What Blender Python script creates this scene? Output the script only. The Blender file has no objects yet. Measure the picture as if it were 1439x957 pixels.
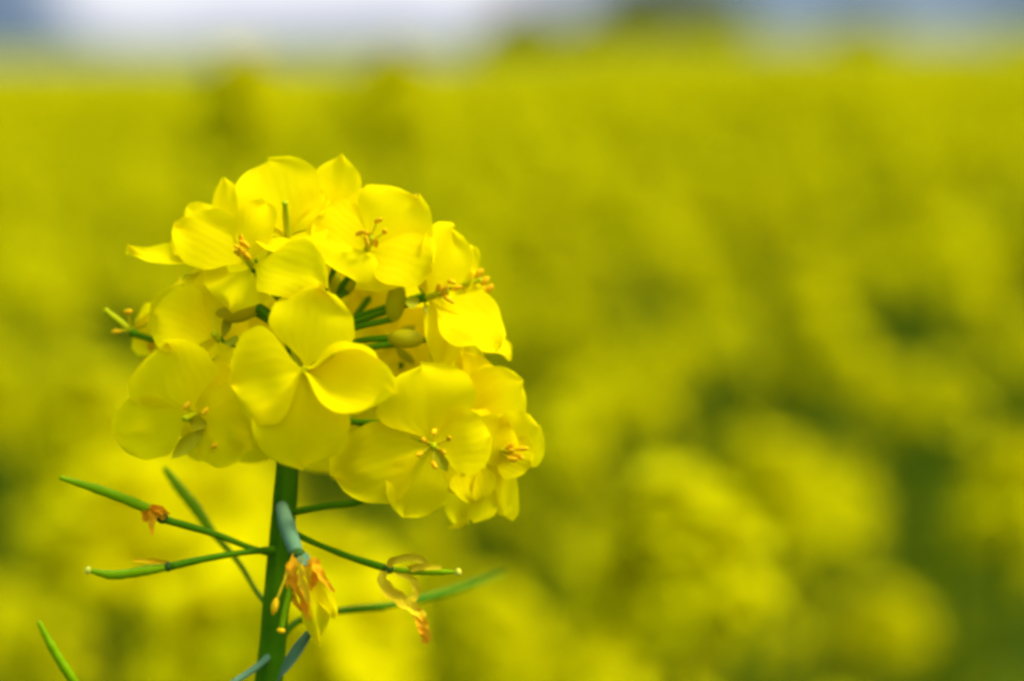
import bpy, math, random
import numpy as np
from mathutils import Vector, Matrix, Euler
R = math.radians
scene = bpy.context.scene
COL = scene.collection

# ------------------------------------------------------------------ camera
CAM_Z = 1.25
S = 0.307                    # focus distance region (m)
F = 1439 * 85 / 36           # focal length in photo pixels
K = S / F                    # metres per photo pixel at distance S
HZ = 74                     # the level horizon's row in the photo
PITCH = math.atan((478.5 - HZ) / F)
cam_d = bpy.data.cameras.new('camera')
cam = bpy.data.objects.new('camera', cam_d)
COL.objects.link(cam)
cam.location = (0, 0, CAM_Z)
cam.rotation_euler = (math.pi / 2 - PITCH, 0, 0)
cam_d.lens = 85
cam_d.sensor_width = 36
cam_d.clip_start = 0.01
cam_d.clip_end = 6000
cam_d.dof.use_dof = True
cam_d.dof.focus_distance = S - 95 * K
cam_d.dof.aperture_fstop = 8.2
scene.camera = cam

# ------------------------------------------------------------------ world, sun, exposure
SUN_EL, SUN_AZ = R(54), R(95)      # azimuth clockwise from +Y (view direction), so to the right
w = bpy.data.worlds.new("World")
scene.world = w
w.use_nodes = True
nt = w.node_tree
nt.nodes.clear()
def N(tree, typ, **kw):
    n = tree.nodes.new(typ)
    for k, v in kw.items():
        setattr(n, k, v)
    return n
sky = N(nt, 'ShaderNodeTexSky', sky_type='NISHITA', sun_disc=False)
sky.sun_elevation = SUN_EL
sky.sun_rotation = SUN_AZ
tc = N(nt, 'ShaderNodeTexCoord')
mp = N(nt, 'ShaderNodeMapping')
mp.inputs['Scale'].default_value = (1, 1, 5.0)
mp.inputs['Location'].default_value = (0.38, 0.0, 0.1)
noi = N(nt, 'ShaderNodeTexNoise')
noi.inputs['Scale'].default_value = 7.0
noi.inputs['Detail'].default_value = 4.0
sep = N(nt, 'ShaderNodeSeparateXYZ')
# cloud brightness = noise + bank of white cloud left of the view direction
mr = N(nt, 'ShaderNodeMapRange')
mr.interpolation_type = 'SMOOTHSTEP'
mr.inputs['From Min'].default_value = -0.03
mr.inputs['From Max'].default_value = 0.03
mr.inputs['To Min'].default_value = 0.30
mr.inputs['To Max'].default_value = 0.0
mr2 = N(nt, 'ShaderNodeMapRange')
mr2.interpolation_type = 'SMOOTHSTEP'
mr2.inputs['From Min'].default_value = -0.205
mr2.inputs['From Max'].default_value = -0.155
mr2.inputs['To Min'].default_value = -0.65
mr2.inputs['To Max'].default_value = 0.0
mr3 = N(nt, 'ShaderNodeMapRange')          # low grey cloud base hugging the horizon
mr3.interpolation_type = 'SMOOTHSTEP'
mr3.inputs['From Min'].default_value = 0.0
mr3.inputs['From Max'].default_value = 0.014
mr3.inputs['To Min'].default_value = -0.7
mr3.inputs['To Max'].default_value = 0.0
def add(tree, a, b):
    m = N(tree, 'ShaderNodeMath', operation='ADD')
    tree.links.new(a, m.inputs[0]); tree.links.new(b, m.inputs[1])
    return m.outputs[0]
L = nt.links.new
L(tc.outputs['Generated'], mp.inputs['Vector'])
L(mp.outputs['Vector'], noi.inputs['Vector'])
L(tc.outputs['Generated'], sep.inputs[0])
L(sep.outputs['X'], mr.inputs['Value'])
L(sep.outputs['X'], mr2.inputs['Value'])
L(sep.outputs['Z'], mr3.inputs['Value'])
tot = add(nt, add(nt, add(nt, noi.outputs['Fac'], mr.outputs[0]), mr2.outputs[0]), mr3.outputs[0])
rampw = N(nt, 'ShaderNodeValToRGB')
e = rampw.color_ramp.elements
e[0].position = 0.25; e[0].color = (0.12, 0.20, 0.34, 1)
e[1].position = 0.72; e[1].color = (1.0, 1.0, 1.1, 1)
e2 = rampw.color_ramp.elements.new(0.46); e2.color = (0.26, 0.37, 0.53, 1)
L(tot, rampw.inputs['Fac'])
scl = N(nt, 'ShaderNodeVectorMath', operation='SCALE')
scl.inputs['Scale'].default_value = 10.0
L(rampw.outputs['Color'], scl.inputs[0])
mixw = N(nt, 'ShaderNodeMix', data_type='RGBA')
mixw.inputs['Factor'].default_value = 0.85
L(sky.outputs['Color'], mixw.inputs['A'])
L(scl.outputs['Vector'], mixw.inputs['B'])
bg = N(nt, 'ShaderNodeBackground')
bg.inputs['Strength'].default_value = 0.1
# an overcast sky is brighter overhead than at the horizon
zm = N(nt, 'ShaderNodeMapRange')
zm.inputs['From Min'].default_value = 0.03
zm.inputs['From Max'].default_value = 0.9
zm.inputs['To Min'].default_value = 0.36
zm.inputs['To Max'].default_value = 1.7
L(sep.outputs['Z'], zm.inputs['Value'])
scz = N(nt, 'ShaderNodeVectorMath', operation='SCALE')
L(mixw.outputs['Result'], scz.inputs[0]); L(zm.outputs[0], scz.inputs['Scale'])
L(scz.outputs['Vector'], bg.inputs['Color'])
wo = N(nt, 'ShaderNodeOutputWorld')
L(bg.outputs[0], wo.inputs[0])

sun_d = bpy.data.lights.new('sun', 'SUN')
sun_d.energy = 1.5
sun_d.angle = R(14)
sun_d.color = (1.0, 0.95, 0.86)
sun = bpy.data.objects.new('sun', sun_d)
COL.objects.link(sun)
sd = Vector((math.sin(SUN_AZ) * math.cos(SUN_EL), math.cos(SUN_AZ) * math.cos(SUN_EL), math.sin(SUN_EL)))
sun.rotation_euler = sd.to_track_quat('Z', 'Y').to_euler()
sun.location = (2, -1, 6)

scene.view_settings.view_transform = 'Standard'
scene.view_settings.look = 'None'
scene.view_settings.exposure = 1.5
scene.view_settings.gamma = 1.0
scene.render.engine = 'CYCLES'
scene.cycles.use_denoising = True
scene.cycles.max_bounces = 10
scene.cycles.diffuse_bounces = 6
scene.cycles.transmission_bounces = 8
scene.cycles.filter_width = 3.4

# ------------------------------------------------------------------ placement helpers
CP = Vector((0, 0, CAM_Z))
FW = Vector((0, math.cos(PITCH), -math.sin(PITCH)))
UP = Vector((0, math.sin(PITCH), math.cos(PITCH)))
RT = Vector((1, 0, 0))
def at(px, py, d):
    """world point at depth d (m) in the direction measured in the photograph"""
    return CP + FW * d + RT * ((px - 719.5) / F * d) + UP * ((478.5 - py) / F * d)
def P(px, py, z=0):
    return at(px, py, S - z * K)
def D(v):
    """direction: x right, y up, z towards the camera"""
    return (RT * v[0] + UP * v[1] - FW * v[2]).normalized()

def terrain(x, y):
    """the field rises very gently towards the right"""
    r = math.hypot(x, y)
    if r < 1e-6: return 0.0
    a_ = math.atan2(x, y)
    q = min(1, max(0, (a_ + 0.05) / 0.11))
    q = q * q * (3 - 2 * q)
    back = 1 if abs(a_) < 1.2 else 0
    return back * 0.0070 * q * min(r, 200)

# ------------------------------------------------------------------ materials
def mat_new(name):
    m = bpy.data.materials.new(name)
    m.use_nodes = True
    m.node_tree.nodes.clear()
    return m, m.node_tree
def plant_mat(name, c1, c2, scale, rough=0.6, spec=0.15, trans=0.0, tcol=None, bump=0.0, bscale=400, veins=False, sheen=0.0):
    m, t = mat_new(name)
    out = N(t, 'ShaderNodeOutputMaterial')
    b = N(t, 'ShaderNodeBsdfPrincipled')
    b.inputs['Roughness'].default_value = rough
    b.inputs['Specular IOR Level'].default_value = spec
    co = N(t, 'ShaderNodeTexCoord')
    no = N(t, 'ShaderNodeTexNoise')
    no.inputs['Scale'].default_value = scale
    no.inputs['Detail'].default_value = 3
    t.links.new(co.outputs['Object'], no.inputs['Vector'])
    rp = N(t, 'ShaderNodeValToRGB')
    rp.color_ramp.elements[0].position = 0.3
    rp.color_ramp.elements[1].position = 0.7
    rp.color_ramp.elements[0].color = (*c1, 1)
    rp.color_ramp.elements[1].color = (*c2, 1)
    t.links.new(no.outputs['Fac'], rp.inputs['Fac'])
    t.links.new(rp.outputs['Color'], b.inputs['Base Color'])
    nrm = None
    if bump:
        bu = N(t, 'ShaderNodeBump')
        bu.inputs['Strength'].default_value = bump
        bu.inputs['Distance'].default_value = 0.0003
        n2 = N(t, 'ShaderNodeTexNoise')
        n2.inputs['Scale'].default_value = bscale
        n2.inputs['Detail'].default_value = 4
        t.links.new(co.outputs['Object'], n2.inputs['Vector'])
        hgt = n2.outputs['Fac']
        if veins:
            uv = N(t, 'ShaderNodeUVMap')
            wv = N(t, 'ShaderNodeTexWave')
            wv.wave_type = 'BANDS'; wv.bands_direction = 'X'
            wv.inputs['Scale'].default_value = 2.6
            wv.inputs['Distortion'].default_value = 3.5
            wv.inputs['Detail'].default_value = 2.0
            wv.inputs['Detail Scale'].default_value = 1.0
            t.links.new(uv.outputs['UV'], wv.inputs['Vector'])
            ad = N(t, 'ShaderNodeMath', operation='ADD')
            t.links.new(hgt, ad.inputs[0]); t.links.new(wv.outputs['Fac'], ad.inputs[1])
            hgt = ad.outputs[0]
        t.links.new(hgt, bu.inputs['Height'])
        t.links.new(bu.outputs['Normal'], b.inputs['Normal'])
        nrm = bu.outputs['Normal']
    if trans:
        tr = N(t, 'ShaderNodeBsdfTranslucent')
        tr.inputs['Color'].default_value = (*(tcol or c2), 1)
        if nrm: t.links.new(nrm, tr.inputs['Normal'])
        mx = N(t, 'ShaderNodeMixShader')
        mx.inputs['Fac'].default_value = trans
        t.links.new(b.outputs[0], mx.inputs[1]); t.links.new(tr.outputs[0], mx.inputs[2])
        t.links.new(mx.outputs[0], out.inputs[0])
    else:
        t.links.new(b.outputs[0], out.inputs[0])
    return m

PET = plant_mat('petal_yellow', (0.88, 0.69, 0.0), (0.92, 0.77, 0.0), 160, 0.75, 0.01, 0.48, (0.93, 0.79, 0.0), 0.09, 350, True)
PETF = plant_mat('field_petal_yellow', (0.54, 0.487, 0.0), (0.66, 0.594, 0.0), 60, 0.8, 0.01, 0.35, (0.66, 0.594, 0.0))  # same petals as the hero's; their dimmer look is put into the colour
STEM = plant_mat('stem_green', (0.028, 0.105, 0.0), (0.075, 0.19, 0.0), 160, 0.6, 0.03, 0, None, 0.4, 700)
PEDI = plant_mat('pedicel_green', (0.045, 0.15, 0.0), (0.08, 0.20, 0.0), 180, 0.6, 0.03)
POD = plant_mat('pod_green', (0.16, 0.31, 0.0), (0.23, 0.37, 0.0), 140, 0.6, 0.03, 0, None, 0.3, 600)
BLOOM = plant_mat('waxy_blue_green', (0.11, 0.22, 0.09), (0.15, 0.27, 0.12), 200, 0.7, 0.05)
SEP = plant_mat('sepal_olive', (0.36, 0.38, 0.002), (0.46, 0.44, 0.004), 200, 0.6, 0.08, 0.25)
SEPD = plant_mat('sepal_dull_olive', (0.42, 0.38, 0.0), (0.52, 0.42, 0.0), 200, 0.6, 0.06, 0.2)
BUD = plant_mat('bud_green_yellow', (0.40, 0.42, 0.0), (0.54, 0.50, 0.0), 150, 0.6, 0.03, 0.25)
PIST = plant_mat('pistil_green', (0.38, 0.42, 0.0), (0.48, 0.48, 0.0), 200, 0.6, 0.04)
FILA = plant_mat('filament_yellow', (0.72, 0.62, 0.002), (0.8, 0.68, 0.004), 200, 0.6, 0.05, 0.2)
ANTH = plant_mat('anther_orange', (0.84, 0.40, 0.003), (0.90, 0.56, 0.004), 900, 0.8, 0.03, 0, None, 0.8, 2500)
WITH = plant_mat('withered_orange', (0.88, 0.30, 0.004), (0.90, 0.50, 0.006), 400, 0.8, 0.03, 0.15, (0.9, 0.4, 0.01), 0.8, 900)
WITY = plant_mat('withered_yellow', (0.72, 0.46, 0.006), (0.84, 0.62, 0.01), 300, 0.8, 0.03, 0.12, None, 0.6, 900)
TIPY = plant_mat('stigma_yellow', (0.62, 0.58, 0.03), (0.72, 0.66, 0.05), 500, 0.7, 0.1)
DARK = plant_mat('receptacle_dark_green', (0.02, 0.07, 0.004), (0.04, 0.10, 0.006), 500, 0.6, 0.1)
PETB = plant_mat('brightened_petal_yellow', (0.70, 0.61, 0.0), (0.80, 0.70, 0.0), 60, 0.8, 0.01, 0.42, (0.80, 0.71, 0.0))  # field petals again, the brighter light on some heads painted into the colour
FSTEM = plant_mat('field_stem_green', (0.06, 0.125, 0.002), (0.11, 0.18, 0.003), 30, 0.6, 0.04)
FLEAF = plant_mat('field_leaf_green', (0.09, 0.125, 0.0), (0.17, 0.19, 0.0), 25, 0.6, 0.02, 0.3, (0.2, 0.24, 0.0))
TREE = plant_mat('tree_leaf_green', (0.055, 0.07, 0.001), (0.10, 0.105, 0.001), 0.5, 0.7, 0.05, 0.2, (0.12, 0.14, 0.004))
BARK = plant_mat('bark_brown', (0.08, 0.06, 0.04), (0.14, 0.11, 0.08), 4, 0.9, 0.1)

# ------------------------------------------------------------------ object helpers
def mesh_obj(name, verts, faces, mats, parent=None, porigin=None, origin=None, midx=None, uvs=None, smooth=True):
    """verts are world coordinates; the object's origin is put at `origin`."""
    origin = Vector(origin if origin is not None else (0, 0, 0))
    a = np.array([tuple(v) for v in verts], dtype=float) - np.array(origin)
    me = bpy.data.meshes.new(name)
    me.from_pydata(a.tolist(), [], faces)
    for m in (mats if isinstance(mats, (list, tuple)) else [mats]):
        me.materials.append(m)
    if midx is not None:
        me.polygons.foreach_set('material_index', midx)
    if uvs is not None:
        ul = me.uv_layers.new(name='UVMap')
        li = np.zeros(len(me.loops), dtype=np.int32)
        me.loops.foreach_get('vertex_index', li)
        ul.data.foreach_set('uv', np.array(uvs, dtype=np.float32)[li].ravel())
    if smooth:
        me.polygons.foreach_set('use_smooth', [True] * len(me.polygons))
    me.update()
    o = bpy.data.objects.new(name, me)
    COL.objects.link(o)
    if parent is not None:
        o.parent = parent
        o.location = origin - Vector(porigin)
    else:
        o.location = origin
    o['_o'] = tuple(origin)
    return o
def empty(name, loc):
    o = bpy.data.objects.new(name, None)
    COL.objects.link(o)
    o.location = loc
    o.empty_display_size = 0.02
    return o

class G:
    """collects geometry with material indices"""
    def __init__(s): s.v = []; s.f = []; s.m = []
    def add(s, vf, mi=0):
        v, f = vf
        b = len(s.v)
        s.v += list(v); s.f += [tuple(i + b for i in q) for q in f]; s.m += [mi] * len(f)
        return s

def smooth_path(pts, n):
    pts = [Vector(p) for p in pts]
    if len(pts) == 2:
        return [pts[0].lerp(pts[1], i / n) for i in range(n + 1)]
    ext = [pts[0] * 2 - pts[1]] + pts + [pts[-1] * 2 - pts[-2]]
    out = []
    seg = len(pts) - 1
    for i in range(n + 1):
        x = i / n * seg
        k = min(int(x), seg - 1); t = x - k
        a, b, c, d = ext[k:k + 4]
        out.append(0.5 * ((2 * b) + (c - a) * t + (2 * a - 5 * b + 4 * c - d) * t * t + (3 * b - a - 3 * c + d) * t ** 3))
    return out
def tube(pts, radii, n=16, sides=10, cap=True, ribs=0.0, lump=0.0):
    path = smooth_path(pts, n)
    rr = np.interp(np.linspace(0, 1, len(path)), np.linspace(0, 1, len(radii)), radii)
    v, f = [], []
    prev = None
    for i, p in enumerate(path):
        d = (path[min(i + 1, len(path) - 1)] - path[max(i - 1, 0)]).normalized()
        if prev is None:
            a = d.orthogonal().normalized()
        else:
            a = (prev - d * prev.dot(d)).normalized()
        prev = a
        b = d.cross(a)
        for k in range(sides):
            t = 2 * math.pi * k / sides
            v.append(p + (a * math.cos(t) + b * math.sin(t)) * rr[i] * (1 + ribs * math.cos(6 * t + .03 * i)) * (1 + lump * math.sin(i * 1.25) + lump * .5 * math.sin(i * .57)))
    for i in range(len(path) - 1):
        for k in range(sides):
            k2 = (k + 1) % sides
            f.append((i * sides + k, i * sides + k2, (i + 1) * sides + k2, (i + 1) * sides + k))
    if cap:
        f.append(tuple(range(sides))[::-1])
        f.append(tuple((len(path) - 1) * sides + k for k in range(sides)))
    return v, f
def ellipsoid(c, axis, la, lb, nu=10, nv=8, lc=None, bumps=0.0, rng=None):
    axis = Vector(axis).normalized()
    a = axis.orthogonal().normalized(); b = axis.cross(a)
    lc = lc or lb
    v, f = [], []
    for i in range(nv + 1):
        th = math.pi * i / nv
        for k in range(nu):
            ph = 2 * math.pi * k / nu
            s = 1 + (rng.uniform(-bumps, bumps) if rng else 0)
            v.append(Vector(c) + (axis * (math.cos(th) * la) + a * (math.sin(th) * math.cos(ph) * lb) + b * (math.sin(th) * math.sin(ph) * lc)) * s)
    for i in range(nv):
        for k in range(nu):
            k2 = (k + 1) % nu
            f.append((i * nu + k, i * nu + k2, (i + 1) * nu + k2, (i + 1) * nu + k))
    return v, f

def petal(B, T, width, nrm, seed, bend=0.10, cup=0.12, ruf=0.07, point=0.0, fold=0.0, nt_=16, nu_=14):
    """obovate petal with a narrow claw; returns verts, faces, uvs"""
    rng = random.Random(seed)
    B = Vector(B); T = Vector(T)
    a = T - B
    Ln = a.length
    ah = a.normalized()
    n = Vector(nrm); n = n - ah * n.dot(ah)
    n = n.normalized() if n.length > 1e-4 else ah.orthogonal().normalized()
    sv = ah.cross(n)
    W = width / 2
    p1, p2, p3, p4 = [rng.uniform(0, 6.28) for _ in range(4)]
    fr1, fr2 = rng.uniform(4.5, 7.5), rng.uniform(8, 13)
    notch = rng.uniform(0.0, 0.05)
    skew = rng.uniform(-0.08, 0.08)
    tw = rng.uniform(-0.16, 0.16)
    crease = rng.uniform(-.06, .16)
    lobe, lu, lt = rng.uniform(-.11, .11), rng.uniform(-.8, .8), rng.uniform(.55, .9)
    v, f, uv = [], [], []
    for i in range(nt_ + 1):
        t = i / nt_
        t = t ** 0.9
        ex = 0.52 if point == 0 else 0.52 + 0.75 * point
        sh = math.sin(math.pi * min(1.0, t) ** 1.18)
        wprof = max(0.0, sh) ** ex
        x = min(1, max(0, (t - 0.02) / 0.38)); claw = 0.2 + 0.8 * x * x * (3 - 2 * x)
        wv = W * wprof * claw
        if i == 0: wv = W * 0.09
        for j in range(nu_ + 1):
            u = -1 + 2 * j / nu_
            # outline waviness: edge radius modulated
            edge = 1 + 0.05 * math.sin(fr1 * t + p1 + (1.5 if u > 0 else 0)) + 0.022 * math.sin(fr2 * 2 * t + p2)
            along = t - notch * math.exp(-(u * 2.2) ** 2) * t ** 6 + skew * u * t * t * 0.5
            h = bend * Ln * 4 * t * (1 - t)
            h += cup * W * (u * u) * (0.4 + 0.6 * t) * wprof
            h += ruf * Ln * abs(u) ** 1.6 * t * (math.sin(fr1 * 1.2 * t + p3 + (2.1 if u > 0 else 0)) + 0.45 * math.sin(fr2 * t + p4 * (1 if u > 0 else 2)))
            h += ruf * 0.8 * Ln * t ** 4 * math.sin(u * 3.4 + p2)
            h += tw * W * u * t
            h += crease * W * (abs(u) ** 0.8 - 0.5) * math.sin(math.pi * t) ** 0.7
            h += lobe * Ln * math.exp(-((u - lu) ** 2) / 0.16 - ((t - lt) ** 2) / 0.05)
            if fold:
                g = max(0.0, u * (1 if fold > 0 else -1) - 0.45)
                h += abs(fold) * W * g * g * 3
            v.append(B + ah * (along * Ln) + sv * (wv * u * edge) + n * h)
            uv.append((u * wprof * 0.5 + 0.5, t))
    m = nu_ + 1
    for i in range(nt_):
        for j in range(nu_):
            f.append((i * m + j, i * m + j + 1, (i + 1) * m + j + 1, (i + 1) * m + j))
    return v, f, uv
def ribbon(pts, widths, seed, twist=1.2, n=18, nrm=None, curl=0.25):
    """withered strip: narrow crumpled sheet along a path"""
    rng = random.Random(seed)
    path = smooth_path(pts, n)
    ww = np.interp(np.linspace(0, 1, n + 1), np.linspace(0, 1, len(widths)), widths)
    v, f = [], []
    nrm = Vector(nrm) if nrm is not None else -FW
    ph = rng.uniform(0, 6.28)
    for i, p in enumerate(path):
        d = (path[min(i + 1, n)] - path[max(i - 1, 0)]).normalized()
        s = d.cross(nrm).normalized()
        q = s.cross(d)
        an = twist * math.sin(i / n * 3.0 + ph) * 0.6
        s2 = s * math.cos(an) + q * math.sin(an); q2 = s.cross(d) * math.cos(an) - s * math.sin(an)
        for j in range(5):
            u = -1 + j / 2
            v.append(p + s2 * (ww[i] / 2 * u * (1 + 0.15 * math.sin(i * 1.7 + j + ph))) + q2 * (ww[i] * curl * (u * u) + ww[i] * 0.14 * math.sin(i * 1.1 + j * 1.9 + ph)))
    for i in range(n):
        for j in range(4):
            f.append((i * 5 + j, i * 5 + j + 1, (i + 1) * 5 + j + 1, (i + 1) * 5 + j))
    return v, f

# ================================================================== SETTING
# ---- ground: one sheet to the horizon
m, t = mat_new('soil_and_green')
out = N(t, 'ShaderNodeOutputMaterial'); b = N(t, 'ShaderNodeBsdfPrincipled')
b.inputs['Roughness'].default_value = 0.95; b.inputs['Specular IOR Level'].default_value = 0.05
co = N(t, 'ShaderNodeTexCoord'); no = N(t, 'ShaderNodeTexNoise'); no.inputs['Scale'].default_value = 6; no.inputs['Detail'].default_value = 6
rp = N(t, 'ShaderNodeValToRGB')
rp.color_ramp.elements[0].position = .35; rp.color_ramp.elements[0].color = (0.05, 0.04, 0.02, 1)
rp.color_ramp.elements[1].position = .6; rp.color_ramp.elements[1].color = (0.05, 0.085, 0.01, 1)
t.links.new(co.outputs['Object'], no.inputs['Vector']); t.links.new(no.outputs['Fac'], rp.inputs['Fac'])
t.links.new(rp.outputs['Color'], b.inputs['Base Color']); t.links.new(b.outputs[0], out.inputs[0])
gv, gf = [], []
NA = 256
rad = [0.0, 2, 6, 20, 60, 200, 800, 3000]
gv.append((0, 0, 0))
for r in rad[1:]:
    for k in range(NA):
        x_, y_ = r * math.sin(2 * math.pi * k / NA), r * math.cos(2 * math.pi * k / NA)
        gv.append((x_, y_, terrain(x_, y_)))
for k in range(NA):
    gf.append((0, 1 + (k + 1) % NA, 1 + k))
for q in range(len(rad) - 2):
    for k in range(NA):
        a0 = 1 + q * NA
        gf.append((a0 + k, a0 + (k + 1) % NA, a0 + NA + (k + 1) % NA, a0 + NA + k))
g = mesh_obj('ground', gv, gf, m); g['kind'] = 'structure'

# ---- far canopy of the field, seen nearly edge-on
m, t = mat_new('far_canopy')
out = N(t, 'ShaderNodeOutputMaterial'); b = N(t, 'ShaderNodeBsdfPrincipled')
b.inputs['Roughness'].default_value = 0.9; b.inputs['Specular IOR Level'].default_value = 0.02
co = N(t, 'ShaderNodeTexCoord'); no = N(t, 'ShaderNodeTexNoise'); no.inputs['Scale'].default_value = 4; no.inputs['Detail'].default_value = 8; no.inputs['Roughness'].default_value = 0.7
rp = N(t, 'ShaderNodeValToRGB')
rp.color_ramp.elements[0].position = .38; rp.color_ramp.elements[0].color = (0.10, 0.17, 0.003, 1)
rp.color_ramp.elements[1].position = .52; rp.color_ramp.elements[1].color = (0.22, 0.25, 0.0, 1)
t.links.new(co.outputs['Object'], no.inputs['Vector']); t.links.new(no.outputs['Fac'], rp.inputs['Fac'])
t.links.new(rp.outputs['Color'], b.inputs['Base Color']); t.links.new(b.outputs[0], out.inputs[0])
rs = np.random.RandomState(5)
rows = np.geomspace(22, 170, 90)
az = np.linspace(-0.42, 0.42, 200)
V = []
for r in rows:
    hh = 1.03 + 0.05 * rs.rand(len(az)) + 0.03 * np.sin(az * 60 + r) + 0.02 * np.sin(r * 1.3 + az * 25)
    if r == rows[0] or r == rows[-1]:
        hh[:] = 0.0
    for q, a_ in enumerate(az):
        V.append((r * math.sin(a_), r * math.cos(a_), float(hh[q]) + terrain(r * math.sin(a_), r * math.cos(a_))))
Fq = []
na = len(az)
for i in range(len(rows) - 1):
    for j in range(na - 1):
        Fq.append((i * na + j, i * na + j + 1, (i + 1) * na + j + 1, (i + 1) * na + j))
fc = mesh_obj('far_flower_field', V, Fq, m)
fc['kind'] = 'stuff'; fc['category'] = 'flower field'
fc['label'] = 'distant rapeseed crop closing the yellow field below the trees'

# ---- trees behind the field
def tree(px0, px1, ytop, d, seed, label):
    rng = random.Random(seed)
    c = at((px0 + px1) / 2, HZ, d)
    gz = terrain(c.x, c.y)
    wid = (px1 - px0) / F * d
    top = (HZ - ytop) / F * d + CAM_Z - gz
    base = Vector((c.x, c.y, gz))
    root = empty('tree', base)
    root['label'] = label; root['category'] = 'tree'; root['group'] = 'trees behind the field'
    gg = G()
    gg.add(tube([base, base + Vector((0.1, 0, top * 0.45)), base + Vector((0, 0.1, top * 0.85))], [0.22, 0.16, 0.05], 8, 8))
    for q in range(9):
        a_ = rng.uniform(0, 6.28); z0 = top * rng.uniform(0.25, 0.6)
        gg.add(tube([base + Vector((0, 0, z0)), base + Vector((math.cos(a_) * wid * .16, math.sin(a_) * wid * .16, z0 + top * .12)), base + Vector((math.cos(a_) * wid * .36, math.sin(a_) * wid * .3, z0 + top * .2))], [0.08, 0.05, 0.02], 6, 6))
    mesh_obj('trunk', gg.v, gg.f, BARK, root, base, base)
    V, Fc = [], []
    clumps = []
    for q in range(60):
        x = rng.uniform(-1, 1); y = rng.uniform(-1, 1)
        z = 0.18 + rng.random() * 0.80 * math.sqrt(max(0.05, 1 - x * x * 0.85))
        clumps.append((x * wid * .44, y * wid * .32, z * top * 0.94, rng.uniform(.10, .2) * wid))
    clumps.append((0, 0, top * 0.93, wid * .14))
    for (cx, cy, cz, cr) in clumps:
        for q in range(170):
            dv = Vector((rng.gauss(0, 1), rng.gauss(0, 1), rng.gauss(0, .8))).normalized() * cr * rng.random() ** 0.4
            p = base + Vector((cx, cy, cz)) + dv
            if p.z < 0.15 + gz: continue
            s = rng.uniform(.08, .17)
            ex = Vector((rng.gauss(0, 1), rng.gauss(0, 1), rng.gauss(0, 1))).normalized()
            ey = ex.orthogonal().normalized()
            b0 = len(V)
            V += [p - ex * s, p + ey * s * .6, p + ex * s, p - ey * s * .6]
            Fc.append((b0, b0 + 1, b0 + 2, b0 + 3))
    mesh_obj('crown', V, Fc, TREE, root, base, base)
tree(830, 1050, -50, 150, 1, 'tallest dark olive tree blurred on the horizon, right of the white cloud')
tree(670, 800, 8, 155, 2, 'blurred green tree on the horizon just below the right end of the white cloud')
tree(1160, 1260, 28, 160, 3, 'small green blurred tree standing alone on the right horizon')
tree(790, 890, 18, 158, 4, 'low blurred tree joining the left side of the tallest horizon tree')
tree(1405, 1520, 40, 155, 5, 'blurred tree on the horizon cut by the right picture edge')

# ================================================================== FIELD PLANTS
def quadpatch(c, ax, up_, ln, wd, bend):
    """small curved petal of 2x3 quads"""
    ax = ax.normalized(); n = (up_ - ax * up_.dot(ax)).normalized(); s = ax.cross(n)
    v, f = [], []
    prof = [0.18, 0.85, 0.9, 0.25]
    for i in range(4):
        t = (0, 0.42, 0.8, 1.0)[i]
        for u in (-1, 0, 1):
            v.append(c + ax * (ln * t) + s * (wd * .5 * prof[i] * u) + n * (bend * ln * t * t + 0.12 * wd * u * u))
    for i in range(3):
        for j in range(2):
            f.append((i * 3 + j, i * 3 + j + 1, i * 3 + j + 4, i * 3 + j + 3))
    return v, f
def head_geo(base, top, rng, rad_=0.028, nfl=17):
    """raceme between base and top of its stalk: materials 0 petals, 1 green, 2 buds"""
    gg = G()
    axis = (top - base).normalized()
    a = axis.orthogonal().normalized(); b = axis.cross(a)
    Lh = 0.045
    for q in range(nfl):
        h = 1 - (q / nfl) ** 0.8
        ang = q * 2.4 + rng.uniform(-.4, .4)
        el = 0.15 + 1.15 * h
        out_ = (a * math.cos(ang) + b * math.sin(ang)) * math.cos(el) + axis * math.sin(el)
        root_ = base + axis * (Lh * (0.25 + 0.55 * h))
        c = root_ + out_ * rad_ * rng.uniform(.7, 1.0)
        gg.add(tube([root_, c], [0.0006, 0.0006], 1, 4, False), 1)
        o1 = out_.orthogonal().normalized(); o2 = out_.cross(o1)
        r0 = rng.uniform(0, 1.57)
        for k in range(4):
            th = r0 + k * 1.5708 + rng.uniform(-.2, .2)
            dr = (o1 * math.cos(th) + o2 * math.sin(th)) + out_ * rng.uniform(.05, .7)
            gg.add(quadpatch(c, dr, out_, rng.uniform(.009, .0125), rng.uniform(.009, .012), rng.uniform(-.4, .1)), 0)
    for q in range(7):
        dv = (axis + a * rng.uniform(-.5, .5) + b * rng.uniform(-.5, .5)).normalized()
        gg.add(ellipsoid(base + axis * (Lh * .8) + dv * .010, dv, .0035, .0018, 5, 4), 2)
    for q in range(9):                                     # young pods under the flowers
        ang = q * 2.4 + 1; p0 = base - axis * (0.008 + 0.0085 * q)
        o_ = (a * math.cos(ang) + b * math.sin(ang))
        p1 = p0 + o_ * .018 + axis * .006
        p2 = p1 + (o_ * .6 + axis * .6) * .022
        gg.add(tube([p0, p1, p2], [.0006, .0008, .0009], 3, 4, False), 1)
    return gg
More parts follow.
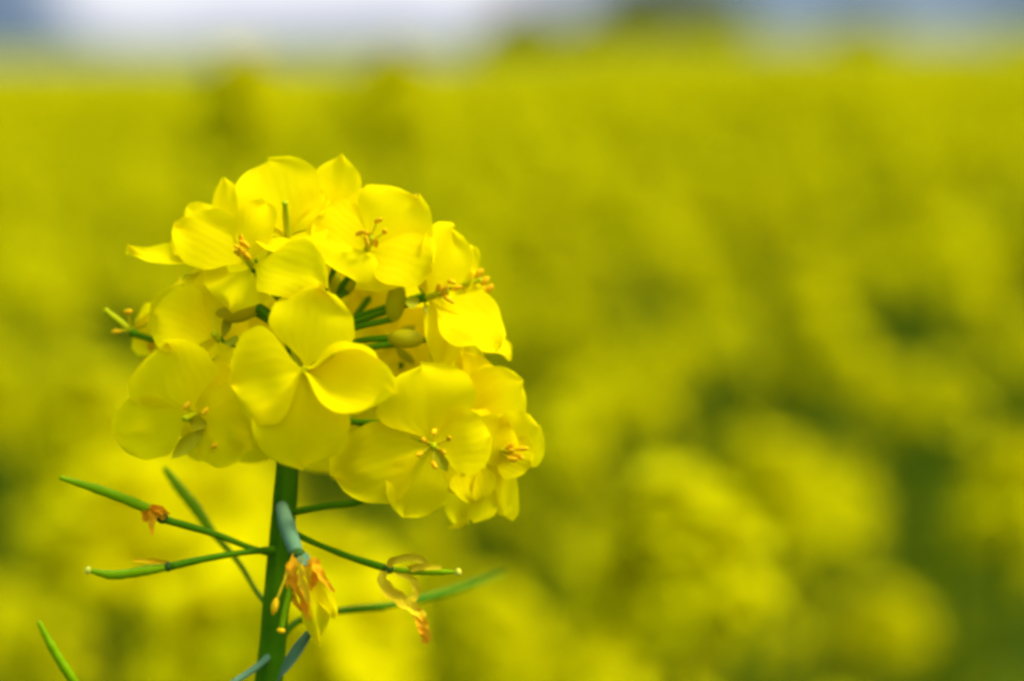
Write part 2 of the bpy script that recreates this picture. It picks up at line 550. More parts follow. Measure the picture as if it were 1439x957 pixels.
def leaf_geo(p0, dr, ln, wd, rng, droop=0.5):
    dr = dr.normalized(); side = dr.cross(Vector((0, 0, 1))).normalized(); upv = side.cross(dr)
    v, f = [], []
    prof = [.3, .75, 1, .9, .6, .05]
    for i in range(6):
        t = i / 5
        c = p0 + dr * ln * t - Vector((0, 0, 1)) * (droop * ln * t * t)
        for u in (-1, -.5, 0, .5, 1):
            v.append(c + side * (wd * .5 * prof[i] * u * (1 + .1 * math.sin(i * 2 + u * 3))) + upv * (wd * .16 * abs(u) + .04 * wd * math.sin(i * 2.2 + u * 4)))
    for i in range(5):
        for j in range(4):
            f.append((i * 5 + j, i * 5 + j + 1, (i + 1) * 5 + j + 1, (i + 1) * 5 + j))
    return v, f
HREF = 1.12       # height of the main head's base in the prototypes
def make_proto(seed, nbranch):
    """returns list of (part name, mesh) around the plant base at the origin"""
    rng = random.Random(seed)
    parts = []
    def keep(name, gg, mats):
        me = bpy.data.meshes.new(name)
        me.from_pydata([tuple(v) for v in gg.v], [], gg.f)
        for mm in mats: me.materials.append(mm)
        me.polygons.foreach_set('material_index', gg.m)
        me.polygons.foreach_set('use_smooth', [True] * len(me.polygons))
        parts.append((name, me))
    top = Vector((0, 0, HREF))
    st = G()
    sway = Vector((rng.uniform(-.03, .03), rng.uniform(-.03, .03), 0))
    st.add(tube([Vector((sway.x * 2, sway.y * 2, 0)), Vector((sway.x, sway.y, .5)), Vector((0, 0, .85)), top, top + Vector((0, 0, .038))], [.006, .005, .0035, .0022, .001], 14, 6))
    heads = [(top, top + Vector((0, 0, .05)))]
    for q in range(nbranch):
        ang = q * 2.2 + rng.uniform(-.5, .5)
        z0 = HREF - rng.uniform(.16, .36)
        o_ = Vector((math.cos(ang), math.sin(ang), 0))
        ln = rng.uniform(.05, .11)
        z1 = HREF - rng.uniform(.02, .11)
        pts = [Vector((0, 0, z0)), Vector((0, 0, z0)) + o_ * ln * .6 + Vector((0, 0, (z1 - z0) * .4)), Vector((o_.x * ln, o_.y * ln, z1))]
        heads.append((pts[2], pts[2] + Vector((o_.x * .2, o_.y * .2, 1))))
        gg = G().add(tube(pts, [.0025, .002, .0016], 8, 5))
        keep('side_stem', gg, [FSTEM])
    keep('stem', st, [FSTEM])
    for (p0, p1) in heads:
        keep('flower_head', head_geo(p0, p1, rng, rng.uniform(.022, .029), rng.choice((14, 17, 20)) if nbranch > 0 else 40), [PETB if nbranch == -1 else PETF, FSTEM, BUD])
    for q in range(8):
        ang = q * 2.4 + rng.uniform(-.3, .3)
        z0 = .25 + q * .095
        dr = Vector((math.cos(ang), math.sin(ang), rng.uniform(.3, .9)))
        sc_ = 1.25 - .09 * q
        keep('leaf', G().add(leaf_geo(Vector((sway.x * (1 - z0), sway.y * (1 - z0), z0)), dr, rng.uniform(.13, .2) * sc_, rng.uniform(.04, .06) * sc_, rng, rng.uniform(.3, .7))), [FLEAF])
    return parts
PROTOS = [make_proto(100 + q, (3, 2, 4, 3, 2, 4, 0, -1)[q]) for q in range(8)]
def place(base, height, rot, variant, label, group, tilt=(0, 0)):
    root = empty('rapeseed_plant', base)
    s = height / HREF
    root.rotation_euler = (tilt[0], tilt[1], rot)
    root.scale = (1, 1, s)
    root['label'] = label; root['category'] = 'plant'; root['group'] = group
    for name, me in PROTOS[variant]:
        o = bpy.data.objects.new(name, me)
        COL.objects.link(o)
        o.parent = root
    return root
# plants whose blurred heads can be told apart: (px, py of main head centre, distance, variant, label)
NEAR = [
    (955, 800, 0.66, 6, 'big soft yellow flower head arching low in front of the blurred right field'),
    (1085, 697, 1.05, 6, 'blurred oval yellow flower head up and right of the big arching one'),
    (1425, 705, 0.95, 6, 'blurred yellow flower head cut by the right picture edge'),
    (1245, 875, 1.3, 6, 'dim yellow green flower head low between the big arching head and the dark corner'),
    (305, 690, 0.92, 7, 'bright blurred flower head directly behind the pods, highest of the column left of the stem'),
    (296, 775, 0.84, 7, 'bright blurred flower head behind the tip of the second pod, left of the stem'),
    (318, 860, 0.76, 7, 'bright blurred flower head low and close behind the left edge of the main stem'),
    (325, 950, 0.69, 7, 'bright blurred flower head cut by the bottom edge, just left of the main stem'),
    (135, 628, 0.85, 6, 'blurred flower head below the lowest left petals of the sharp flower'),
    (170, 775, 0.80, 7, 'blurred flower head behind the two left seed pods'),
    (450, 925, 0.62, 7, 'bright blurred flower head at the bottom, close right of the main stem'),
    (690, 900, 0.95, 6, 'dull blurred flower head low in the middle, left of the big arching head'),
    (70, 905, 1.15, 4, 'dull green yellow blurred plant at the lower left corner behind the lowest pod'),
    (230, 925, 1.25, 4, 'dull blurred plant at the bottom edge between the corner and the main stem'),
    (585, 770, 1.40, 6, 'faint blurred flower head under the lower right petals of the sharp flower'),
    (830, 930, 1.25, 6, 'faint blurred flower head at the bottom edge under the big arching head'),
    (905, 580, 1.5, 1, 'faint green yellow plant right of the sharp flower, above the big arching head'),
    (1135, 430, 1.7, 6, 'upright blurred yellow plant right of the dark vertical gap'),
    (860, 400, 1.9, 2, 'blurred yellow plant level with the sharp flower, just right of it'),
    (1330, 380, 1.7, 2, 'wide blurred yellow plant high on the right, above the edge head'),
    (345, 168, 1.12, 6, 'blurred plant whose top bumps into the pale sky above the sharp flower'),
    (555, 160, 1.2, 6, 'blurred plant top rising into the sky above and right of the sharp flower'),
    (1330, 560, 1.45, 4, 'dim blurred plant above the yellow head at the right edge'),
    (790, 640, 1.35, 4, 'dull olive blurred plant close right of the sharp flower, at its lower half'),
    (60, 420, 1.5, 1, 'blurred yellow plant left of the sharp flower, at its height'),
    (640, 250, 2.2, 5, 'blurred plant right above the crown of the sharp flower'),
]
prng = random.Random(11)
used = []
for (px, py, d, var, lab) in NEAR:
    c = at(px, py, d)
    gz = terrain(c.x, c.y)
    base = Vector((c.x, c.y, gz))
    place(base, c.z - 0.028 - gz, prng.uniform(0, 6.28), var, lab, 'blurred rapeseed plants behind the sharp flower', (0, 0))
    used.append((c.x, c.y))
bands = [
    (1.5, 2.1, 22, 'soft blurred rapeseed plant merging into the olive yellow middle of the field', 0.10, 0.18),
    (2.1, 3.0, 70, 'blurred rapeseed plant merging into the even yellow upper part of the field', 0.08, 0.17),
    (1.15, 1.6, 18, 'short dim rapeseed plant sunk low among the blurred blooms', 0.24, 0.36),
    (3.0, 5.2, 160, 'small blurred rapeseed plant merging into the far yellow strip under the sky', 0.05, 0.16),
]
# green lanes in the crop: (photo column, half width, depth up to which no plant stands)
GAPS = [(1040, 80, 2.3), (1310, 50, 1.5), (560, 50, 2.0), (60, 45, 2.0), (1170, 60, 1.75)]
for (d0, d1, n, lab, lo, hi) in bands:
    cnt = 0; tries = 0
    while cnt < n and tries < 20000:
        tries += 1
        d = math.sqrt(prng.uniform(d0 * d0, d1 * d1))
        a_ = prng.uniform(-0.25, 0.25)
        x, y = d * math.tan(a_), d
        if any((x - u) ** 2 + (y - v) ** 2 < (0.055 if d < 3 else .09) ** 2 for u, v in used): continue
        if d < 3.0:
            px = 719.5 + x / y * F
            if (px > 1105 or 215 < px < 600) and d < 1.6: continue
            if d > 1.6 and any(abs(px - gx) < gw and d < gd for gx, gw, gd in GAPS): continue
        used.append((x, y)); cnt += 1
        h = CAM_Z - prng.uniform(lo, hi) - 0.05
        place(Vector((x, y, terrain(x, y))), h, prng.uniform(0, 6.28), prng.randrange(6), lab, 'rapeseed plants massed across the field', (prng.uniform(-.03, .03), prng.uniform(-.03, .03)))

# ---- the rest of the crop, merged: one object
def field_mass():
    rng = random.Random(3); rs = np.random.RandomState(3)
    temps = []
    for q in range(5):
        gg = G()
        hs = [Vector((0, 0, 1.08))] + [Vector((rng.uniform(-.1, .1), rng.uniform(-.1, .1), 1.08 - rng.uniform(.02, .14))) for _ in range(3)]
        for h in hs:
            for _ in range(34):
                dv = Vector((rng.gauss(0, 1), rng.gauss(0, 1), rng.gauss(0.3, .8))).normalized()
                c = h + dv * .026 * rng.uniform(.7, 1.1)
                ex = dv.orthogonal().normalized(); ey = dv.cross(ex)
                th = rng.uniform(0, 6.28); e1 = ex * math.cos(th) + ey * math.sin(th); e2 = dv.cross(e1)
                e1 = (e1 + dv * rng.uniform(-.4, .4)) * .0075; e2 = e2 * .0065
                gg.add(([c - e1 - e2, c + e1 - e2, c + e1 + e2, c - e1 + e2], [(0, 1, 2, 3)]), 0)
            gg.add(tube([Vector((h.x * .1, h.y * .1, .75)), h], [.003, .002], 1, 3, False), 1)
        gg.add(tube([Vector((0, 0, 0)), Vector((0, 0, .8))], [.005, .004], 1, 3, False), 1)
        for k in range(9):
            a_ = k * 2.4; z0 = .4 + k * .06
            gg.add(leaf_geo(Vector((0, 0, z0)), Vector((math.cos(a_), math.sin(a_), .5)), .16, .05, rng), 2)
        nv = np.array([tuple(v) for v in gg.v])
        temps.append((nv, gg.f, np.array(gg.m)))
    AV, AF, AM, AL = [], [], [], []
    off = 0
    pts = []
    for (d0, d1, n) in ((5.0, 12, 1300), (12, 26, 1500)):
        d = np.sqrt(rs.uniform(d0 * d0, d1 * d1, n)); a_ = rs.uniform(-0.27, 0.27, n)
        pts += list(zip(d * np.sin(a_), d * np.cos(a_), d))
    for (x, y, d) in pts:
        nv, ff, mm = temps[rs.randint(5)]
        th = rs.uniform(0, 6.28); s = rs.uniform(.9, 1.25) * (1 if d < 12 else 1.5)
        hz = (CAM_Z - rs.uniform(.07, .2)) / 1.11
        c, sn = math.cos(th) * s, math.sin(th) * s
        v = np.stack([nv[:, 0] * c - nv[:, 1] * sn + x, nv[:, 0] * sn + nv[:, 1] * c + y, nv[:, 2] * hz + terrain(x, y)], 1)
        AV.append(v); AM.append(mm)
        AF.append([tuple(i + off for i in q) for q in ff])
        off += len(v)
    me = bpy.data.meshes.new('flower_field')
    flat = [q for ff in AF for q in ff]
    AV = np.concatenate(AV)
    me.vertices.add(len(AV)); me.vertices.foreach_set('co', AV.astype(np.float32).ravel())
    loops = np.fromiter((i for q in flat for i in q), dtype=np.int32)
    tot_ = np.fromiter((len(q) for q in flat), dtype=np.int32)
    me.loops.add(len(loops)); me.loops.foreach_set('vertex_index', loops)
    me.polygons.add(len(tot_)); me.polygons.foreach_set('loop_start', np.concatenate([[0], np.cumsum(tot_)[:-1]]).astype(np.int32))
    me.polygons.foreach_set('loop_total', tot_)
    for mm in (PETF, FSTEM, FLEAF): me.materials.append(mm)
    me.polygons.foreach_set('material_index', np.concatenate(AM).astype(np.int32))
    me.update(calc_edges=True)
    o = bpy.data.objects.new('flower_field', me); COL.objects.link(o)
    o['kind'] = 'stuff'; o['category'] = 'flower field'
    o['label'] = 'blurred yellow rapeseed crop spreading back from the nearer plants'
field_mass()

# ================================================================== HERO PLANT
hb = P(372, 1000, 0)
HB = Vector((hb.x - 0.004, hb.y, 0))
hero = empty('rapeseed_plant', HB)
hero['label'] = 'sharp rapeseed flower cluster on a green stem with thin seed pods, in front'
hero['category'] = 'plant'
def part(name, gg, mats, parent=hero, origin=None, uvs=None):
    po = HB if parent is hero else Vector(parent['_o'])
    if isinstance(gg, G):
        return mesh_obj(name, gg.v, gg.f, mats, parent, po, origin, gg.m, uvs)
    return mesh_obj(name, gg[0], gg[1], mats, parent, po, origin, None, uvs if uvs is not None else (gg[2] if len(gg) > 2 else None))
STEM_PTS = [(371, 1010, 0), (381, 930, 0), (391, 810, 0), (398, 730, 0), (404, 650, 0), (412, 570, 0), (425, 480, -10), (438, 420, -15)]
def stem_at(py):
    ys = [p[1] for p in STEM_PTS][::-1]
    return tuple(float(np.interp(py, ys, [p[q] for p in STEM_PTS][::-1])) for q in (0,)) + (py,) + (float(np.interp(py, ys, [p[2] for p in STEM_PTS][::-1])),)
s0 = P(*STEM_PTS[0])
low = [Vector((s0.x + (HB.x - s0.x) * q + .006 * math.sin(q * 9), s0.y, s0.z * (1 - q))) for q in (1, .7, .42, .23, .11, .05, .022, .008)]
gg = G().add(tube(low + [P(*p) for p in STEM_PTS], [.0044, .0042, .0040, .0036, .0032, .0028, .0024, .0021, 20 * K, 19.5 * K, 18 * K, 17 * K, 15.5 * K, 12 * K, 8 * K, 5 * K], 120, 30, True, 0.05, 0.012))
part('stem', gg, STEM, hero, P(391, 810, 0))

def flower(c, ax, petals, seed, stem_y=None, stamens=True, sepals=4, pist=30, spread=0.35, pet_bend=0.10):
    rng = random.Random(seed)
    C = P(*c); A = D(ax)
    Sy = stem_y if stem_y is not None else min(640, max(430, c[1] + 30))
    Sp = P(*stem_at(Sy))
    rc = C - A * 12 * K
    mid = Sp.lerp(rc, 0.6) - A * 18 * K
    g_ = G().add(tube([Sp, mid, rc], [4.5 * K, 4.2 * K, 5 * K], 12, 8))
    g_.add(ellipsoid(rc + A * 3 * K, A, 8 * K, 6.5 * K, 8, 6))
    fl = part('flower', g_, PEDI, hero, C)
    for q, p in enumerate(petals):
        (tx, ty), dz, wd = p[0], p[1], p[2]
        kw = dict(p[3]) if len(p) > 3 else {}
        kw.setdefault('bend', pet_bend * rng.uniform(.5, 1.3))
        kw.setdefault('cup', rng.uniform(0.02, 0.22))
        T = P(tx, ty, c[2] + dz)
        part('petal', petal(C - A * 4 * K, T, wd * K, A, seed * 10 + q, **kw), PET, fl, C)
    a = A.orthogonal().normalized(); b = A.cross(a)
    r0 = rng.uniform(0, 1.5)
    for q in range(sepals):
        th = r0 + q * 1.57
        o_ = a * math.cos(th) + b * math.sin(th)
        T = C + o_ * 42 * K + A * rng.uniform(-8, 12) * K
        part('sepal', petal(rc, T, 17 * K, A, seed * 10 + 50 + q, bend=-.12, cup=.4, ruf=.01, point=.4, nt_=8, nu_=4), SEP, fl, C)
    part('pistil', G().add(tube([rc, C + A * pist * .6 * K, C + A * pist * K], [4.5 * K, 5 * K, 3.5 * K], 8, 8)).add(ellipsoid(C + A * (pist + 2) * K, A, 3.5 * K, 5 * K, 8, 6)), PIST, fl, C)
    if stamens:
        for q in range(6):
            th = r0 + .5 + q * 1.047
            o_ = a * math.cos(th) + b * math.sin(th)
            ln = (40 if q % 3 else 28) * rng.uniform(.9, 1.1)
            e_ = C + A * ln * K + o_ * ln * spread * K
            g_ = G().add(tube([C, C + A * ln * .5 * K + o_ * ln * .12 * K, e_], [1.8 * K, 1.6 * K, 1.2 * K], 6, 6), 0)
            dv = (o_ * rng.uniform(-.6, .6) + A + b * rng.uniform(-.7, .7)).normalized()
            g_.add(ellipsoid(e_ + dv * 3 * K, dv, 9.5 * K, 3.6 * K, 8, 8, None, .12, rng), 1)
            part('stamen', g_, [FILA, ANTH], fl, C)
    return fl

# front middle flower
A_ = flower((430, 521, 165), (0, .1, 1), [((449, 402), -10, 112, {'ruf': .11}), ((322, 540), 18, 130, {'bend': .2, 'cup': -.05, 'ruf': .1}), ((426, 658), 6, 130, {'bend': .12, 'ruf': .12}), ((554, 553), 20, 92, {'fold': 1.1, 'bend': .05}), ((537, 512), -6, 62, {'fold': -1.0, 'ruf': .12})], 1, 600, False, 4, 14)
# left lower flower
B_ = flower((272, 583, 108), (-.3, -.15, 1), [((232, 480), 0, 132), ((159, 612), -14, 92), ((352, 634), 10, 92), ((335, 522), -8, 84)], 2, 560, False, 0, 26)
part('sepal', petal(P(294, 597, 112), P(240, 644, 120), 22 * K, D((0, 0, 1)), 71, bend=.05, cup=.3, ruf=.01, point=.5, nt_=8, nu_=4), SEPD, B_, P(272, 583, 108))
part('sepal', petal(P(262, 590, 112), P(292, 597, 122), 22 * K, D((0, 0, 1)), 72, bend=.05, cup=.3, ruf=.01, point=.3, nt_=8, nu_=4), SEPD, B_, P(272, 583, 108))
for (a0, a1) in (((268, 578, 112), (262, 570, 128)), ((285, 590, 112), (302, 626, 118)), ((280, 585, 112), (288, 578, 130))):
    d_ = (P(*a1) - P(*a0)).normalized()
    part('stamen', G().add(tube([P(*a0), P(*a1)], [1.5 * K, 1.2 * K], 4, 6), 0).add(ellipsoid(P(*a1), d_.orthogonal(), 8 * K, 3.6 * K, 8, 6), 1), [FILA, ANTH], B_, P(272, 583, 108))
# upper left of it
flower((305, 474, 84), (-.3, .5, .8), [((216, 442), 4, 96, {'cup': .2}), ((222, 487), -25, 62), ((270, 402), -18, 84), ((318, 545), 10, 80)], 3, 520, False, 3, 8)
L_ = flower((180, 462, -60), (-.75, .62, .1), [((224, 428), -20, 56), ((228, 492), -20, 60), ((206, 452), -30, 50)], 22, 520, False, 0, 38)
for (a0, a1) in (((182, 460, -55), (180, 438, -40)), ((178, 464, -55), (163, 466, -40))):
    part('stamen', G().add(tube([P(*a0), P(*a1)], [1.5 * K, 1.2 * K], 4, 6), 0).add(ellipsoid(P(*a1), D((1, .1, 0)), 7 * K, 3.4 * K, 8, 6), 1), [FILA, ANTH], L_, P(180, 462, -60))
# left, upper rows
flower((353, 372, 92), (-.25, .5, .8), [((247, 312), -14, 88, {'ruf': .06}), ((324, 438), 22, 100, {'point': .8}), ((458, 402), 62, 92, {'bend': .16}), ((374, 282), -22, 62)], 4, 460, True, 3, 26, .2)
flower((285, 362, 45), (-.4, .6, .5), [((179, 346), 0, 46, {'point': .7, 'cup': .5, 'bend': -.1}), ((255, 322), -30, 60), ((300, 415), 20, 70)], 5, 470, True, 3, 20, .2)
flower((338, 335, 20), (-.3, .8, .3), [((313, 248), -8, 50, {'point': .9}), ((262, 292), -14, 66, {'ruf': .06}), ((392, 290), -20, 60)], 6, 450, False, 3, 20)
# crown of the cluster
flower((404, 332, 52), (0, .75, .6), [((376, 224), -26, 124, {'bend': .1, 'cup': .25}), ((455, 268), -18, 66), ((418, 362), 48, 104, {'bend': .2}), ((345, 305), -5, 55)], 7, 440, False, 3, 54)
flower((467, 305, 5), (.1, .85, .4), [((480, 215), -6, 72, {'point': 1.0}), ((528, 266), -10, 62), ((430, 250), -14, 66), ((470, 325), 42, 84)], 8, 440, False, 3, 16)
flower((516, 350, 58), (.2, .5, .8), [((500, 400), 42, 140, {'bend': .2, 'ruf': .05}), ((444, 303), 4, 92), ((588, 276), -18, 120), ((608, 376), 24, 112)], 9, 450, True, 4, 26, .45)
flower((560, 320, -20), (.4, .8, .3), [((545, 272), -5, 60), ((612, 330), -5, 70), ((590, 290), -20, 60)], 10, 450, True, 3, 20, .3)
# right side
flower((603, 417, 48), (.65, .2, .65), [((636, 316), -14, 98), ((612, 520), 16, 58, {'cup': .4, 'fold': -.7}), ((700, 492), 12, 104), ((575, 352), -18, 66)], 11, 480, True, 3, 34, .3)
flower((652, 468, -25), (.85, .2, .3), [((719, 500), 2, 66), ((668, 380), -25, 66), ((655, 545), 12, 66)], 12, 500, False, 3, 18)
Hs = flower((648, 400, -30), (.9, .2, .2), [((664, 345), -10, 60), ((664, 440), -6, 60)], 13, 470, False, 2, 26)
for (a0, a1) in (((655, 398, -30), (673, 384, -26)), ((655, 402, -28), (687, 406, -22)), ((655, 399, -34), (681, 395, -40))):
    part('stamen', G().add(tube([P(*a0), P(*a1)], [1.6 * K, 1.3 * K], 4, 6), 0).add(ellipsoid(P(*a1), D((.5, .6, .2)), 9 * K, 5 * K, 8, 6, None, .1, random.Random(4)), 1), [FILA, ANTH], Hs, P(648, 400, -30))
flower((655, 588, 15), (.5, .2, .7), [((735, 537), -8, 92), ((648, 495), -12, 88), ((700, 520), -25, 70)], 14, 590, False, 3, 18)
# lower right
J_ = flower((607, 624, 92), (.1, -.05, 1), [((466, 668), 0, 112), ((566, 727), 2, 84), ((592, 512), 10, 142, {'bend': .14}), ((690, 612), 2, 96)], 15, 640, True, 3, 34, .55)
K_ = flower((697, 630, 25), (.6, -.15, .7), [((758, 598), -4, 98), ((662, 736), 8, 60), ((712, 728), -34, 46), ((747, 655), 4, 64), ((665, 575), -6, 74)], 16, 640, True, 3, 26, .25)
flower((655, 650, 45), (.3, -.3, .8), [((668, 708), 6, 66), ((715, 590), -10, 84), ((628, 690), 4, 60), ((640, 585), -8, 70)], 23, 640, False, 2, 10)
flower((480, 330, 40), (-.1, .4, .8), [((452, 372), 22, 66), ((430, 318), 6, 58), ((500, 300), -10, 62)], 24, 450, False, 2, 8)
# inner and far side
flower((560, 478, -70), (.5, .1, -.6), [((498, 405), 0, 96), ((565, 528), -6, 100), ((615, 440), -20, 90), ((520, 500), 6, 80)], 17, 520, False, 2, 10)
flower((345, 480, -50), (-.5, .2, -.6), [((330, 430), 0, 90), ((400, 450), 0, 90), ((300, 520), -10, 90), ((350, 545), 0, 90)], 18, 520, False, 2, 10)
far = [((470, 420, -140), (.1, .4, -.9)), ((560, 560, -130), (.5, 0, -.8)), ((330, 560, -130), (-.5, 0, -.8)), ((440, 560, -180), (0, 0, -1)), ((385, 380, -100), (-.3, .6, -.7)), ((620, 500, -110), (.8, .1, -.5)), ((250, 500, -60), (-.9, .1, -.3)), ((540, 390, -90), (.4, .6, -.6)), ((640, 640, -80), (.8, -.2, -.5))]
frng = random.Random(21)
for q, (c, ax) in enumerate(far):
    A = D(ax); a = A.orthogonal().normalized(); b = A.cross(a)
    C0 = P(*c); pl = []
    r0 = frng.uniform(0, 1.5)
    for k in range(4):
        th = r0 + k * 1.57
        T = (a * math.cos(th) + b * math.sin(th)) * 112
        pl.append(((c[0] + T.dot(RT), c[1] - T.dot(UP)), -T.dot(FW) + frng.uniform(-8, 8), frng.uniform(92, 118)))
    flower(c, ax, pl, 30 + q, 560, True, 3, 24, .3)

# ---- buds inside the cluster
def bud(c, ax, la, lb, stalk, mat=BUD):
    A = D(ax)
    o = part('bud', ellipsoid(P(*c), A, la * K, lb * K, 14, 10, lb * .9 * K), mat, hero, P(*c))
    pts = [P(*p) for p in stalk] + [P(*c) - A * la * .85 * K]
    part('stalk', tube(pts, [4.4 * K, 4.2 * K, 4.6 * K], 10, 8), PEDI, o, P(*c))
    return o
bud((556, 425, 40), (.15, .95, .2), 28, 15, [(455, 474, 0), (505, 459, 40)])
bud((570, 476, 60), (.97, -.05, .2), 26, 14, [(462, 490, 0), (510, 478, 45)], SEPD)
bud((472, 402, 5), (.1, .9, .3), 17, 9, [(440, 440, -10), (455, 425, 5)])
bud((494, 396, 10), (.3, .8, .4), 18, 9, [(440, 440, -10), (470, 420, 10)])
bud((330, 436, 70), (-.9, -.1, .3), 31, 19, [(425, 470, 0), (392, 462, 50), (372, 440, 68)], SEPD)
bud((440, 375, 0), (.0, 1, .1), 20, 11, [(436, 425, -12), (438, 400, -8)])
bud((345, 432, 48), (-.5, .3, .5), 22, 13, [(425, 480, 0), (384, 455, 40)])
bud((520, 515, 20), (.5, -.2, .6), 20, 12, [(425, 490, 0), (470, 505, 20)])

# ---- seed pods with their stalks
def pod(stalk, body, r, mat=POD, pmat=PEDI, rs=4.6, tip=True):
    bp = [P(*p) for p in body]
    o = part('seed_pod', tube(bp, [r * .75 * K, r * K, r * 1.02 * K, r * .9 * K, r * .45 * K], 36, 10, True, 0.0, 0.05), mat, hero, bp[0])
    part('stalk', tube([P(*p) for p in stalk], [rs * 1.15 * K, rs * .9 * K, rs * K, rs * 1.25 * K], 20, 10, True, 0.0, 0.03), pmat, o, bp[0])
    if tip:
        d_ = (bp[-1] - bp[-2]).normalized()
        part('stigma', ellipsoid(bp[-1] + d_ * 2 * K, d_, 4.5 * K, 5.5 * K, 10, 8), TIPY, o, bp[0])
    return o
def scrap(o, pts, widths, seed, mat=WITH, twist=1.2, name='withered_petal'):
    part(name, ribbon([P(*p) for p in pts], [x * K for x in widths], seed, twist), mat, o, P(*pts[0]))
p1 = pod([(384, 778, 6), (355, 771, 20), (300, 750, 40), (231, 730, 57)], [(232, 731, 56), (205, 714, 62), (150, 692, 70), (84, 671, 78)], 7.0, tip=False)
part('receptacle', ellipsoid(P(228, 728, 58), D((-1, .35, 0)), 9 * K, 8 * K, 10, 8), DARK, p1, P(232, 731, 56))
scrap(p1, [(232, 728, 66), (222, 722, 72), (208, 722, 70), (206, 734, 70)], [6, 14, 18, 7], 1)
scrap(p1, [(228, 718, 66), (216, 714, 70), (212, 730, 74), (214, 752, 72)], [6, 14, 12, 3], 2)
scrap(p1, [(238, 722, 60), (226, 716, 70), (210, 712, 66)], [5, 11, 5], 3)
p2 = pod([(388, 772, 10), (345, 776, 40), (290, 785, 60), (240, 796, 75)], [(234, 797, 76), (205, 802, 82), (160, 808, 88), (126, 802, 94)], 6.6)
part('receptacle', ellipsoid(P(236, 796, 76), D((-1, -.1, 0)), 6 * K, 7.5 * K, 10, 8), DARK, p2, P(234, 797, 76))
scrap(p2, [(236, 790, 80), (215, 788, 84), (188, 788, 86)], [5, 7, 3.5], 4, ANTH, .6)
pod([(380, 855, -40), (360, 830, -90), (335, 790, -130), (298, 748, -170)], [(298, 748, -170), (275, 715, -185), (252, 686, -195), (231, 658, -205)], 8, POD, PEDI, 4, False)
p4 = pod([(398, 742, 10), (440, 762, 30), (490, 782, 50), (540, 798, 60)], [(546, 800, 62), (580, 803, 66), (615, 804, 70), (642, 804, 72)], 4.6, POD)
part('receptacle', ellipsoid(P(546, 800, 64), D((1, -.2, 0)), 8 * K, 6.5 * K, 10, 8), DARK, p4, P(546, 800, 62))
scrap(p4, [(545, 796, 70), (556, 785, 78), (590, 784, 80), (598, 794, 76), (575, 799, 72), (620, 797, 76)], [8, 12, 11, 10, 9, 6], 5, WITY, .5)
scrap(p4, [(540, 802, 66), (540, 820, 72), (560, 840, 78), (580, 855, 78), (596, 868, 74)], [10, 17, 18, 16, 12], 6, WITY, .8)
scrap(p4, [(556, 806, 66), (580, 815, 68), (586, 835, 70), (572, 848, 74)], [6, 10, 11, 7], 7, WITY, .7)
scrap(p4, [(582, 858, 76), (592, 876, 78), (598, 890, 78), (600, 904, 76)], [10, 16, 15, 11], 8, WITH, .7)
pod([(388, 905, -30), (420, 872, -70), (470, 860, -110), (540, 852, -150)], [(540, 852, -150), (600, 840, -280), (655, 824, -440), (708, 805, -620)], 6, PEDI, PEDI, 5, False)
# lower left pod, its base below the picture
pod([(372, 1080, 0), (280, 1060, 60), (170, 1015, 130), (118, 978, 170)], [(116, 976, 172), (98, 950, 185), (76, 915, 196), (54, 874, 206)], 6.5, POD, tip=False)
# two waxy lower stalks
part('stalk', tube([P(386, 912, 0), P(372, 928, 24), P(350, 945, 50), P(325, 962, 70), P(285, 1000, 90)], [5 * K, 5 * K, 4.5 * K, 4.5 * K, 4.5 * K], 20, 8), BLOOM, hero, P(376, 985, 0))
part('bract', petal(P(384, 966, 30), P(446, 874, 90), 15 * K, D((-.5, -.3, 1)), 401, bend=.06, cup=.35, ruf=.01, point=.2, nt_=10, nu_=6), BLOOM, hero, P(384, 966, 30))
# pedicel running to the lower right flowers
part('stalk', tube([P(400, 722, 0), P(455, 712, 30), P(515, 700, 55), P(585, 640, 75)], [5.5 * K, 5 * K, 5 * K, 5 * K], 16, 8), PEDI, hero, P(400, 722, 0))

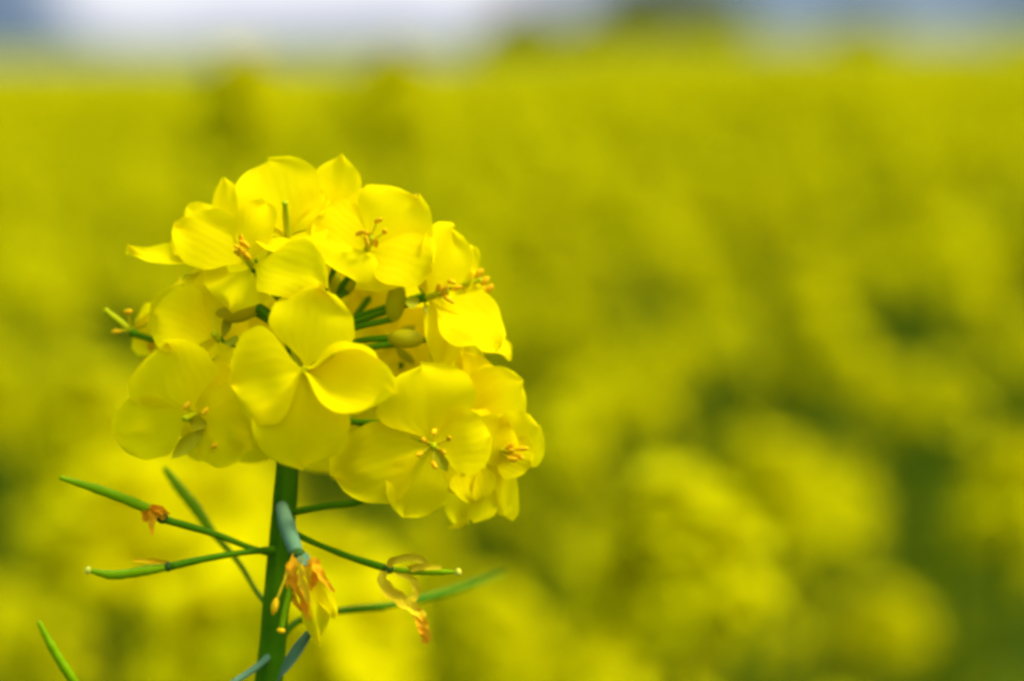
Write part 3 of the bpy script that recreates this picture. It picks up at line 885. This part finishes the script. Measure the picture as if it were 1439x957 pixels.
# ---- withered flower hanging towards the camera
wf = part('withered_flower', tube([P(396, 712, 14), P(402, 735, 60), P(411, 762, 105), P(417, 778, 125)], [9 * K, 11.5 * K, 11 * K, 9 * K], 14, 12), BLOOM, hero, P(396, 712, 14))
part('receptacle', ellipsoid(P(418, 780, 128), D((.2, -1, .3)), 9 * K, 12 * K, 12, 8), DARK, wf, P(396, 712, 14))
part('sepal', petal(P(420, 776, 130), P(433, 795, 140), 16 * K, D((.4, 0, 1)), 91, bend=.2, cup=.2, ruf=.02, nt_=8, nu_=4), BLOOM, wf, P(396, 712, 14))
part('withered_petal', petal(P(428, 788, 118), P(450, 906, 108), 40 * K, D((.2, .1, 1)), 402, bend=.1, cup=.3, ruf=.13, point=.4), PET, wf, P(396, 712, 14))
part('withered_petal', petal(P(430, 790, 122), P(474, 868, 116), 26 * K, D((.4, .1, 1)), 403, bend=-.08, cup=.35, ruf=.14), PET, wf, P(396, 712, 14))
for q, (pts, wd, mt) in enumerate([
    ([(416, 778, 136), (412, 800, 142), (418, 822, 146), (430, 845, 142), (434, 872, 138)], [8, 15, 16, 16, 6], WITH),
    ([(414, 780, 132), (406, 800, 138), (410, 828, 140), (424, 858, 138)], [6, 10, 14, 8], WITH),
    ([(424, 782, 140), (424, 805, 148), (428, 826, 150), (434, 850, 146)], [6, 12, 11, 5], WITY),
    ([(430, 800, 138), (440, 792, 144), (448, 806, 142), (470, 832, 138)], [8, 17, 13, 3], WITH),
    ([(428, 786, 136), (434, 806, 142), (438, 830, 140)], [5, 12, 6], WITY),
    ([(440, 790, 136), (444, 810, 140), (440, 826, 138)], [6, 14, 6], WITH)]):
    part('withered_petal', ribbon([P(*p) for p in pts], [x * K for x in wd], 40 + q, 1.4), mt, wf, P(*pts[0]))
part('stamen', G().add(tube([P(412, 786, 130), P(402, 810, 140), P(392, 835, 144), P(388, 846, 144)], [2.2 * K, 2 * K, 2 * K], 10, 6), 0).add(ellipsoid(P(386, 852, 144), D((-.25, -1, 0)), 12 * K, 5 * K, 10, 8, None, .08, random.Random(2)), 1), [WITY, ANTH], wf, P(412, 786, 130))
part('pistil', tube([P(416, 790, 130), P(408, 830, 138), P(400, 862, 142), P(395, 884, 144)], [4 * K, 4.5 * K, 4.5 * K, 3.5 * K], 12, 8), POD, wf, P(416, 790, 130))
part('stigma', ellipsoid(P(395, 886, 144), D((-.2, -1, 0)), 4 * K, 6 * K, 10, 8), ANTH, wf, P(395, 884, 144))

for o in bpy.data.objects:
    if '_o' in o.keys(): del o['_o']
